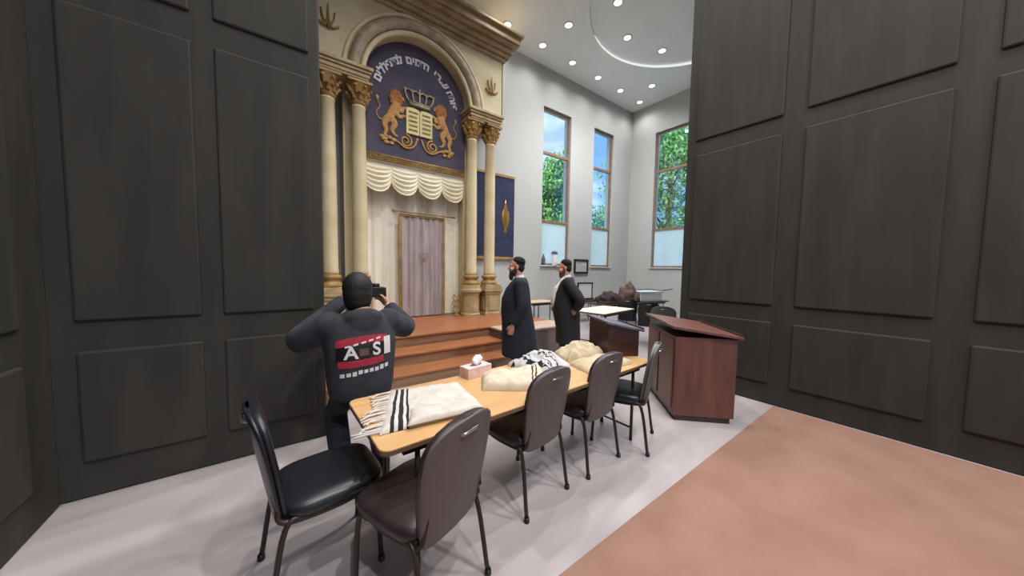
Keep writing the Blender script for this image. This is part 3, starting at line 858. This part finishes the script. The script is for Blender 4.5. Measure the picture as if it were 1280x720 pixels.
t = thing('tissue_box', 'pale pink tissue box with a white tissue pulled up, on the maple table', 'tissue box', (1.22, 2.13, TZ0), R(8))
b = BM(); box(b, -.115, .115, -.058, .058, 0, .082); obj('carton', b, M_box, t, bevel=.004)
b = BM(); zprism(b, [(.06*math.cos(a*PI/10), .022*math.sin(a*PI/10)) for a in range(20)], .0815, .083); obj('slot', b, M_shtop, t)
b = BM(); rg = []
for j, (z, r) in enumerate(((.08, .03), (.095, .038), (.115, .045), (.135, .032), (.15, .018))):
    rg.append([((r+.012*math.sin(3*a+j)*(j > 0))*math.cos(a)+.004*j, (r*.5+.008*math.cos(4*a+j))*math.sin(a), z+.012*math.sin(2*a+j)*(j > 1)) for a in [2*PI*k/20 for k in range(20)]])
loft(b, rg); obj('tissue', b, M_tissue, t, smooth=True)

# sloping lectern box on the table
t = thing('table_lectern', 'dark mahogany table lectern box with a sloping slate-grey top at the table end', 'lectern', (2.80, 2.0, TZ0), R(-28))
b = BM(); prism(b, [(-.16, 0), (.16, 0), (.16, .25), (-.16, .32)], -.24, .24); obj('case', b, M_shtend, t, bevel=.004)
b = BM(); prism(b, [(-.19, .328), (.20, .245), (.20, .27), (-.19, .352)], -.27, .27); obj('sloping_top', b, M_shtop, t, bevel=.006)
b = BM(); box(b, .185, .2, -.26, .26, .262, .288); obj('book_ledge', b, M_shtend, t, bevel=.003)

# red-brown reading desk
t = thing('reading_desk', 'red-brown wooden reading desk with a sloping top at the right, beyond the table', 'desk', (3.86, 1.72, 0), R(45.5))
b = BM(); box(b, -.49, .49, -.02, .0, .0, .9); 
b.free()
b = BM(); box(b, -.48, .48, -.30, .30, .06, .90); obj('cabinet', b, M_desk, t, bevel=.006)
b = BM(); box(b, -.46, .46, -.27, .27, 0, .06); obj('plinth', b, M_shtend, t)
b = BM()
vs = box(b, -.52, .52, -.34, .34, .90, .93)
for v in vs:
    if v.co.y > 0: v.co.z += .09
obj('sloping_top', b, M_desk, t, bevel=.006)
b = BM(); box(b, -.5, .5, -.335, -.315, .92, .955); obj('book_ledge', b, M_shtend, t, bevel=.003)
for s in (-1, 1):
    b = BM(); box(b, s*.24-.21, s*.24+.21, .30, .312, .12, .86); d = obj('door_panel', b, M_desk, t, bevel=.006)

# ------------------------------------------------------------------ background furniture
folding_table('folding_table', 'table with a white top in the right background behind the man with hands back', 5.6, 4.25, 1.35, .78, R(8), mat('white_laminate', (232, 226, 206), .5), .75)
folding_table('folding_table', 'small table under the first window, seen between the two standing men', 5.45, 6.30, .95, .62, 0, mat('light_wood_top', (196, 174, 148), .5), .75)
folding_table('folding_table', 'long dark table by the right wall heaped with bags', 8.35, 5.45, 2.9, .75, R(-6), M_shtend, .68)
folding_table('folding_table', 'narrow dark table below the second window holding a framed board', 7.55, 6.45, 1.2, .5, 0, M_shtend, .70)
t = thing('framed_board', 'white board in a black frame standing on the narrow dark table', 'picture frame', (7.5, 6.4, .70), R(-12))
b = BM(); box(b, -.26, .26, 0, .02, 0, .50); obj('board', b, mat('paper_white', (226, 224, 222), .7), t)
b = BM()
for q in ((-.28, .28, -.012, .03, 0, .035), (-.28, .28, -.012, .03, .485, .52), (-.28, -.245, -.012, .03, .035, .485), (.245, .28, -.012, .03, .035, .485)): box(b, *q)
obj('frame', b, M_black, t, bevel=.004)
t = thing('framed_picture', 'small picture in a dark frame hung on the wall under the second window', 'picture', (8.06, 7.085, 1.5), 0)
b = BM(); box(b, -.28, .28, -.005, .012, .04, .40); obj('print', b, mat('pale_print', (196, 200, 196), .6, scale=9, rgb2=(170, 174, 172)), t)
b = BM()
for q in ((-.34, .34, -.03, .012, -.02, .045), (-.34, .34, -.03, .012, .395, .46), (-.34, -.28, -.03, .012, .045, .395), (.28, .34, -.03, .012, .045, .395)): box(b, *q)
obj('frame', b, M_black, t, bevel=.006)
t = thing('lantern', 'white lantern with a dark lid standing on the first window sill', 'lantern', (6.86, 7.12, 1.732))
b = BM(); lathe(b, [(.085, 0), (.09, .02), (.085, .34), (.08, .36)], (0, 0), 20); obj('body', b, M_tissue, t, smooth=True)
b = BM(); lathe(b, [(.1, .355), (.1, .40), (.07, .43), (.02, .45)], (0, 0), 20); obj('lid', b, M_shtop, t)
t = thing('bottle', 'small grey bottle at the left end of the first window sill', 'bottle', (6.40, 7.12, 1.732))
b = BM(); lathe(b, [(.06, 0), (.062, .02), (.06, .2), (.03, .27), (.022, .3)], (0, 0), 18); obj('body', b, M_greyv, t, smooth=True)
b = BM(); lathe(b, [(.026, .298), (.026, .33)], (0, 0), 14); obj('cap', b, M_shtop, t)

def heap(name, label, cat, x, y, z, rx, ry, h, seed, m):
    b = BM(); rows = []; nu, nv = 36, 12
    for j in range(nv+1):
        f = j/nv*PI/2; row = []
        for i in range(nu):
            a = 2*PI*i/nu
            d = Vector((math.cos(a)*math.cos(f), math.sin(a)*math.cos(f), math.sin(f)))
            k = 1+.35*noise.noise(d*2.2+Vector((seed, 0, 0)))+.15*noise.noise(d*6+Vector((0, seed, 0)))
            row.append((rx*d.x*k, ry*d.y*k, max(0, h*d.z*k)))
        rows.append(row)
    loft(b, rows)
    o = obj(name, b, m, smooth=True); o.location = (x, y, z); return tag(o, label, cat)
heap('duffel_bag', 'dark brown bag slumped on the left of the long dark table', 'bag', 7.5, 5.52, .68, .40, .3, .30, 3, mat('dark_brown_fabric', (60, 46, 44), .9))
heap('coat_heap', 'brownish coat piled up on the long table beside the dark bag', 'coat', 8.30, 5.42, .68, .28, .3, .52, 8, mat('brown_fabric', (104, 80, 76), .9))
t = thing('storage_box', 'pale blue-white box on the long table against the right wall', 'box', (9.12, 5.34, .68), R(-14))
b = BM(); box(b, -.42, .42, -.22, .22, 0, .26); obj('carton', b, mat('pale_blue_card', (214, 226, 232), .6), t, bevel=.01)
b = BM(); box(b, -.44, .44, -.24, .24, .255, .30); obj('lid', b, mat('pale_blue_lid', (208, 222, 226), .6), t, bevel=.01)
b = BM(); tube(b, smooth_path([(-.5, 0, 0), (-.1, .02, .03), (.3, 0, .01), (.62, -.02, .06)]), .018, 8); 
o = obj('umbrella', b, M_shtop, smooth=True); o.location = (9.2, 5.25, 1.0); o.rotation_euler = (0, 0, R(-50)); tag(o, 'thin dark folded umbrella lying across the pale blue box', 'umbrella')
GB = 'chairs in the right background'
c1 = make_chair('dark chair in the right background, just beyond the end of the white-topped table', M_blackv, M_blackv, M_blackv, GB)
c1.location = (6.75, 4.42, 0); c1.rotation_euler = (0, 0, R(-58))
dup(c1, (6.45, 3.70, 0), R(-60), 'dark chair in the right background, nearer one just behind the lectern box', GB)
c2 = make_chair('grey-green rounded chair back seen just above the red-brown reading desk', M_greyv, M_greyv, M_greyv, GB)
c2.location = (5.95, 3.12, 0); c2.rotation_euler = (0, 0, R(-62))

# ------------------------------------------------------------------ people
def head_parts(b, c, yaw=0, pitch=0, s=1.0):
    M = Matrix.Translation(c) @ Matrix.Rotation(yaw, 4, 'Z') @ Matrix.Rotation(pitch, 4, 'X') @ Matrix.Scale(s, 4)
    def E(p, r, rot=None, n=16):
        M2 = M @ Matrix.Translation(p) @ (Euler(rot).to_matrix().to_4x4() if rot else Matrix()) @ Matrix.Diagonal((*r, 1))
        bmesh.ops.create_uvsphere(b, u_segments=n, v_segments=12, radius=1, matrix=M2)
    E((0, -.012, .035), (.077, .096, .088)); E((0, .03, -.03), (.064, .066, .085)); E((0, .045, -.085), (.046, .046, .035))
    E((0, .072, .028), (.055, .024, .016)); E((0, .099, -.012), (.014, .018, .026), (.45, 0, 0)); E((0, .108, -.024), (.017, .014, .012))
    E((0, .088, -.058), (.025, .013, .007)); E((0, .086, -.069), (.022, .013, .008))
    for s_ in (-1, 1):
        E((s_*.078, -.005, -.008), (.010, .022, .034), (.2, 0, s_*.3)); E((s_*.045, .07, -.03), (.022, .02, .02))
    return M
def hand_parts(b, wrist, along, palm, curl=.35, side=1):
    y = Vector(along).normalized(); z = -Vector(palm).normalized(); x = y.cross(z).normalized(); z = x.cross(y)
    M = Matrix((x, y, z)).transposed().to_4x4(); M.translation = wrist
    bmesh.ops.create_uvsphere(b, u_segments=14, v_segments=10, radius=1, matrix=M @ Matrix.Translation((0, .05, 0)) @ Matrix.Diagonal((.041, .056, .017, 1)))
    bmesh.ops.create_uvsphere(b, u_segments=12, v_segments=8, radius=1, matrix=M @ Matrix.Translation((0, 0, 0)) @ Matrix.Diagonal((.027, .03, .021, 1)))
    for k, (fx, ln) in enumerate(((-.030, .066), (-.010, .076), (.010, .072), (.029, .056))):
        p = Vector((fx, .088, 0)); a = curl*.6; pts = [Vector((fx*.9, .06, 0)), p]
        for q in (.45, .32, .23):
            p = p + Vector((fx*.12*q, math.cos(a)*ln*q*1.05, -math.sin(a)*ln*q*1.05)); pts.append(p); a += curl
        tube(b, [M @ q for q in pts], [.011, .0105, .0095, .009, .0075], 8)
    sx = -side
    tube(b, [M @ Vector(q) for q in ((sx*.022, .02, -.004), (sx*.047, .045, -.014), (sx*.056, .072, -.022), (sx*.05, .096, -.03))], [.014, .013, .0105, .008], 8)
def figure(name, label, loc, rz, p):
    t = thing(name, label, 'person', loc, rz)
    dz = p.get('dz', 0); hc = Vector((0, .02, 1.615+dz)) + Vector(p.get('hoff', (0, 0, 0)))
    b = BM()
    M = head_parts(b, hc, p.get('hyaw', 0), p.get('hpitch', 0), p.get('hs', 1.0))
    tube(b, [hc+Vector((0, -.012, -.04)), (0, -.02, 1.47+dz), (0, -.03, 1.38+dz)], [.058, .06, .085], 14)
    loft(b, [ering(0, cy, z+dz, rx, ry) for z, rx, ry, cy in ((.86, .15, .11, -.01), (.98, .165, .125, 0), (1.12, .155, .12, .01), (1.3, .175, .12, 0), (1.4, .165, .09, -.02), (1.44, .10, .06, -.03))])
    for s in (-1, 1):
        kn = p.get('knee', (.10, .01, .48)); an = p.get('ankle', (.10, -.03, .07))
        tube(b, [(s*.085, 0, .9+dz), (s*kn[0], kn[1], kn[2]), (s*(kn[0]+an[0])/2, (kn[1]+an[1])/2, (kn[2]+an[2])/2), (s*an[0], an[1], an[2])], [.09, .06, .055, .04], 14)
        ell(b, (s*an[0], an[1]+.07, .045), (.042, .12, .035))
    for s, key in ((-1, 'larm'), (1, 'rarm')):
        sh, el, wr = [Vector(q) for q in p[key]]
        tube(b, smooth_path([sh, el, wr], 5), [.056, .054, .052, .05, .046, .042, .043, .041, .037, .032, .027], 12)
        hand_parts(b, wr, p[key+'_dir'], p[key+'_palm'], p.get('curl', .35), s)
    body = blob('body', b, M_skin, t, .0065, 4)
    # eyes
    for s in (-1, 1):
        b = BM(); bmesh.ops.create_uvsphere(b, u_segments=12, v_segments=8, radius=.0105, matrix=M @ Matrix.Translation((s*.031, .079, .006)))
        obj('eye', b, M_white, t, smooth=True)
    # clothes
    if p.get('shirt'):
        b = BM(); loft(b, [ering(0, cy, z+dz, rx, ry) for z, rx, ry, cy in p['shirt']])
        tube(b, [(0, -.03, 1.43+dz), (0, -.012, 1.505+dz)], [.07, .064], 16)
        blob('shirt', b, M_shirt, t, .01, 4)
    b = BM(); loft(b, [ering(0, cy, z+dz, rx, ry) for z, rx, ry, cy in p['coat']])
    for s, key in ((-1, 'larm'), (1, 'rarm')):
        sh, el, wr = [Vector(q) for q in p[key]]
        pts = smooth_path([sh*1.0, el, wr + (el-wr).normalized()*.015], 5); r0 = p.get('sleeve', (.088, .075, .058))
        tube(b, pts, [r0[0]+(r0[1]-r0[0])*min(1, k/5)+(r0[2]-r0[1])*max(0, (k-5)/5) for k in range(len(pts))], 14)
        ell(b, sh, (r0[0]*1.05,)*3)
    for q in p.get('extra', []): ell(b, *q)
    coat = blob(p.get('coatname', 'coat'), b, p['coatm'], t, .012, 7)
    b = BM()
    loft(b, [ering(0, 0, z+dz, rx, ry) for z, rx, ry in ((.80, .165, .13), (.95, .18, .14), (1.0, .175, .135))])
    for s in (-1, 1):
        kn = p.get('knee', (.10, .01, .48)); an = p.get('ankle', (.10, -.03, .07))
        tube(b, [(s*.085, 0, .9+dz), (s*kn[0], kn[1], kn[2]), (s*an[0], an[1], an[2]+.03)], [.105, .085, .072], 14)
    blob('trousers', b, p.get('trm', M_coat2), t, .014, 4)
    for s in (-1, 1):
        an = p.get('ankle', (.10, -.03, .07)); b = BM()
        loft(b, [ering(s*an[0], an[1]+yy, z, rx, ry, 20) for z, rx, ry, yy in ((0, .05, .145, .07), (.025, .052, .147, .07), (.05, .05, .13, .06), (.085, .047, .08, .01), (.12, .044, .055, 0))])
        obj('shoe', b, M_black, t, smooth=True)
    # hair, cap, beard
    def HE(pts, nm, m, vox=.007, it=3):
        b = BM()
        for q, r in pts: bmesh.ops.create_uvsphere(b, u_segments=18, v_segments=12, radius=1, matrix=M @ Matrix.Translation(q) @ Matrix.Diagonal((*r, 1)))
        return blob(nm, b, m, t, vox, it)
    HE(p['hair'], 'hair', M_hair, .007, 12)
    if p.get('beard'): HE(p['beard'], 'beard', p.get('beardm', M_beard))
    if p.get('cap'):
        b = BM(); lathe(b, [(.088, .0), (.09, .012), (.085, .04), (.066, .066), (.035, .08), (.005, .083)], (0, 0), 28)
        for v in b.verts: v.co = M @ (Matrix.Translation((0, -.03, .062)) @ Matrix.Rotation(R(12), 4, 'X') @ v.co)
        obj('skullcap', b, M_felt, t, smooth=True)
    return t, coat, M
HAIR_SHORT = [((0, -.028, .045), (.081, .088, .084)), ((0, -.05, -.01), (.074, .062, .07)), ((.076, .012, -.02), (.008, .014, .045)), ((-.076, .012, -.02), (.008, .014, .045))]
BEARD = [((0, .055, -.085), (.056, .045, .045)), ((0, .072, -.13), (.044, .034, .055)), ((.052, .03, -.06), (.02, .035, .045)), ((-.052, .03, -.06), (.02, .035, .045)), ((0, .092, -.05), (.034, .014, .009))]

figure('person', 'bearded man in a long dark coat and black skullcap facing the ark steps', (2.61, 3.42, 0), R(55), dict(
    larm=((-.215, -.02, 1.385), (-.285, -.05, 1.09), (-.262, .07, .855)), larm_dir=(0.05, .25, -1), larm_palm=(1, 0, 0),
    rarm=((.215, -.02, 1.385), (.285, -.05, 1.09), (.255, .08, .86)), rarm_dir=(-.05, .25, -1), rarm_palm=(-1, 0, 0), curl=.5,
    shirt=((1.05, .12, .10, .03), (1.3, .13, .10, .02), (1.40, .11, .08, 0), (1.45, .07, .06, -.01)),
    coat=((.40, .27, .255, -.045), (.60, .265, .245, -.035), (.85, .25, .225, -.01), (1.02, .242, .215, .015), (1.18, .24, .20, .02), (1.32, .24, .165, .0), (1.40, .225, .125, -.02), (1.455, .13, .09, -.035), (1.475, .085, .07, -.04)),
    coatm=M_coat, hair=HAIR_SHORT, beard=BEARD, cap=True))
figure('person', 'bearded man in an open black coat over a white shirt, hand behind his hip', (3.68, 3.55, 0), R(48), dict(
    larm=((-.215, -.02, 1.385), (-.345, -.20, 1.13), (-.265, -.135, .965)), larm_dir=(.5, .35, -.6), larm_palm=(1, 0, -.2),
    rarm=((.215, -.02, 1.385), (.285, -.10, 1.10), (.20, .12, .95)), rarm_dir=(-.6, .8, -.1), rarm_palm=(-1, 0, 0), curl=.45, hpitch=-.12,
    shirt=((.95, .14, .15, .04), (1.05, .15, .19, .045), (1.15, .15, .185, .045), (1.3, .145, .15, .03), (1.40, .12, .10, .0), (1.46, .08, .075, -.005)),
    coat=((.42, .255, .20, -.06), (.65, .25, .195, -.055), (.9, .245, .215, -.02), (1.05, .24, .212, -.012), (1.2, .236, .19, -.012), (1.33, .238, .15, -.02), (1.41, .22, .11, -.03), (1.46, .12, .08, -.05), (1.475, .08, .06, -.055)),
    coatm=M_coat2, hair=HAIR_SHORT, beard=[((0, .055, -.085), (.054, .043, .04)), ((0, .068, -.115), (.042, .032, .04)), ((.052, .03, -.06), (.019, .034, .04)), ((-.052, .03, -.06), (.019, .034, .04))], beardm=mat('chestnut_beard', (112, 78, 62), .85, scale=40, rgb2=(84, 56, 46)), cap=True))
pt, jacket, PM = figure('person', 'dark-haired photographer seen from behind in a charcoal hooded jacket with a red back print', (.455, 2.50, 0), R(4), dict(
    dz=-.22, knee=(.14, .20, .46), ankle=(.14, -.04, .07), hyaw=-.25, hpitch=-.05, hs=1.12, hoff=(0, .05, .0),
    larm=((-.20, .0, 1.165), (-.36, .20, 1.06), (-.02, .40, 1.31)), larm_dir=(.55, .5, .5), larm_palm=(.3, -.3, 1),
    rarm=((.20, .0, 1.165), (.40, .17, 1.08), (.315, .36, 1.25)), rarm_dir=(-.35, .6, .6), rarm_palm=(-1, .1, .2), curl=.6,
    coat=((.86, .21, .165, 0), (.95, .225, .175, 0), (1.1, .235, .175, 0), (1.25, .245, .165, -.005), (1.36, .24, .135, -.01), (1.43, .17, .10, -.02), (1.49, .10, .085, -.02)),
    extra=[((0, -.085, 1.225), (.13, .07, .065)), ((0, -.10, 1.18), (.11, .06, .08))], sleeve=(.10, .088, .06), coatname='hooded_jacket',
    coatm=M_hood, trm=M_jeans, hair=[((0, -.03, .03), (.094, .108, .106)), ((0, -.038, -.01), (.0915, .1, .10)), ((0, -.043, -.05), (.085, .086, .088)), ((0, .05, .085), (.062, .045, .04))]))
# back print, laid on the cloth
def patch(name, m, x0, x1, z0, z1, nx=14, nz=4, bow=0, off=.004, skew=0):
    b = BM(); rows = []
    for j in range(nz+1):
        rows.append([b.verts.new((x0+(x1-x0)*i/nx, -.4, z0+(z1-z0)*j/nz+bow*(1-((i/nx)*2-1)**2)+skew*(x0+(x1-x0)*i/nx))) for i in range(nx+1)])
    for a, c in zip(rows, rows[1:]):
        for i in range(nx): b.faces.new((a[i], a[i+1], c[i+1], c[i]))
    o = obj(name, b, m, None); wrap(o, off); o.parent = jacket; return o
def wrap(o, off):
    md = o.modifiers.new('w', 'SHRINKWRAP'); md.target = jacket; md.wrap_method = 'PROJECT'; md.use_project_y = True; md.use_positive_direction = True; md.use_negative_direction = False; md.offset = off
def jtext(s_, x, z, size, m, off, skew=0):
    for i, chh in enumerate(s_): pass
    b = BM(); me = glyph_mesh(s_, size); b.from_mesh(me); bpy.data.meshes.remove(me)
    for f in [f for f in b.faces]: pass
    bmesh.ops.triangulate(b, faces=b.faces[:])
    bmesh.ops.subdivide_edges(b, edges=b.edges[:], cuts=1)
    for v in b.verts: v.co = Vector((x+v.co.x, -.4-v.co.z*.0, z+v.co.y+skew*v.co.x))
    bmesh.ops.remove_doubles(b, verts=b.verts[:], dist=.0002)
    o = obj('print_letters', b, m, None); wrap(o, off); o.parent = jacket; return o
patch('print_band', M_red, -.19, .14, 1.04, 1.09, bow=.015, skew=.05)
patch('print_flag', M_print, 0.115, .165, .95, 1.075, 4, 4, skew=.05)
patch('print_field', M_black, -.19, .115, .95, 1.04, skew=.05)
jtext('A', -.105, .955, .125, M_print, .008); jtext('S', .06, .965, .125, M_print, .008)
patch('print_emblem', mat('brown_print', (96, 70, 66), .85), -.055, .005, .97, 1.02, 4, 4, off=.008, skew=.05)
patch('print_band', M_red, -.18, .11, .90, .95, bow=-.005, skew=.05)
rn = random.Random(4)
for k in range(9):
    x = -.17+k*.036; patch('print_stroke', M_print, x, x+.026, .840+.008*rn.random(), .868+.008*rn.random(), 3, 2, skew=.10)
for k in range(5):
    x = -.14+k*.05; patch('print_stroke', M_print, x, x+.03, 1.058, 1.070, 3, 1, off=.006, skew=.2)
# camera held up in front of his face
cmx = thing('handheld_camera', 'black handheld camera held up in the photographer\'s hands', 'camera', (.455+.205, 2.50+.43, 1.365), R(4))
b = BM(); box(b, -.065, .065, -.03, .03, -.045, .045); obj('camera_body', b, M_black, cmx, bevel=.008)
b = BM(); box(b, -.025, .025, -.03, .035, .045, .075); obj('viewfinder', b, M_black, cmx, bevel=.006)
b = BM(); lathe(b, [(.036, .03), (.038, .05), (.034, .1), (.036, .13), (.03, .13)], (0, 0), 24)
for v in b.verts: v.co = Vector((v.co.x, v.co.z, v.co.y))
obj('lens', b, M_black, cmx, smooth=True)
b = BM(); box(b, .05, .085, -.02, .035, -.05, .04); obj('grip', b, M_black, cmx, bevel=.01)
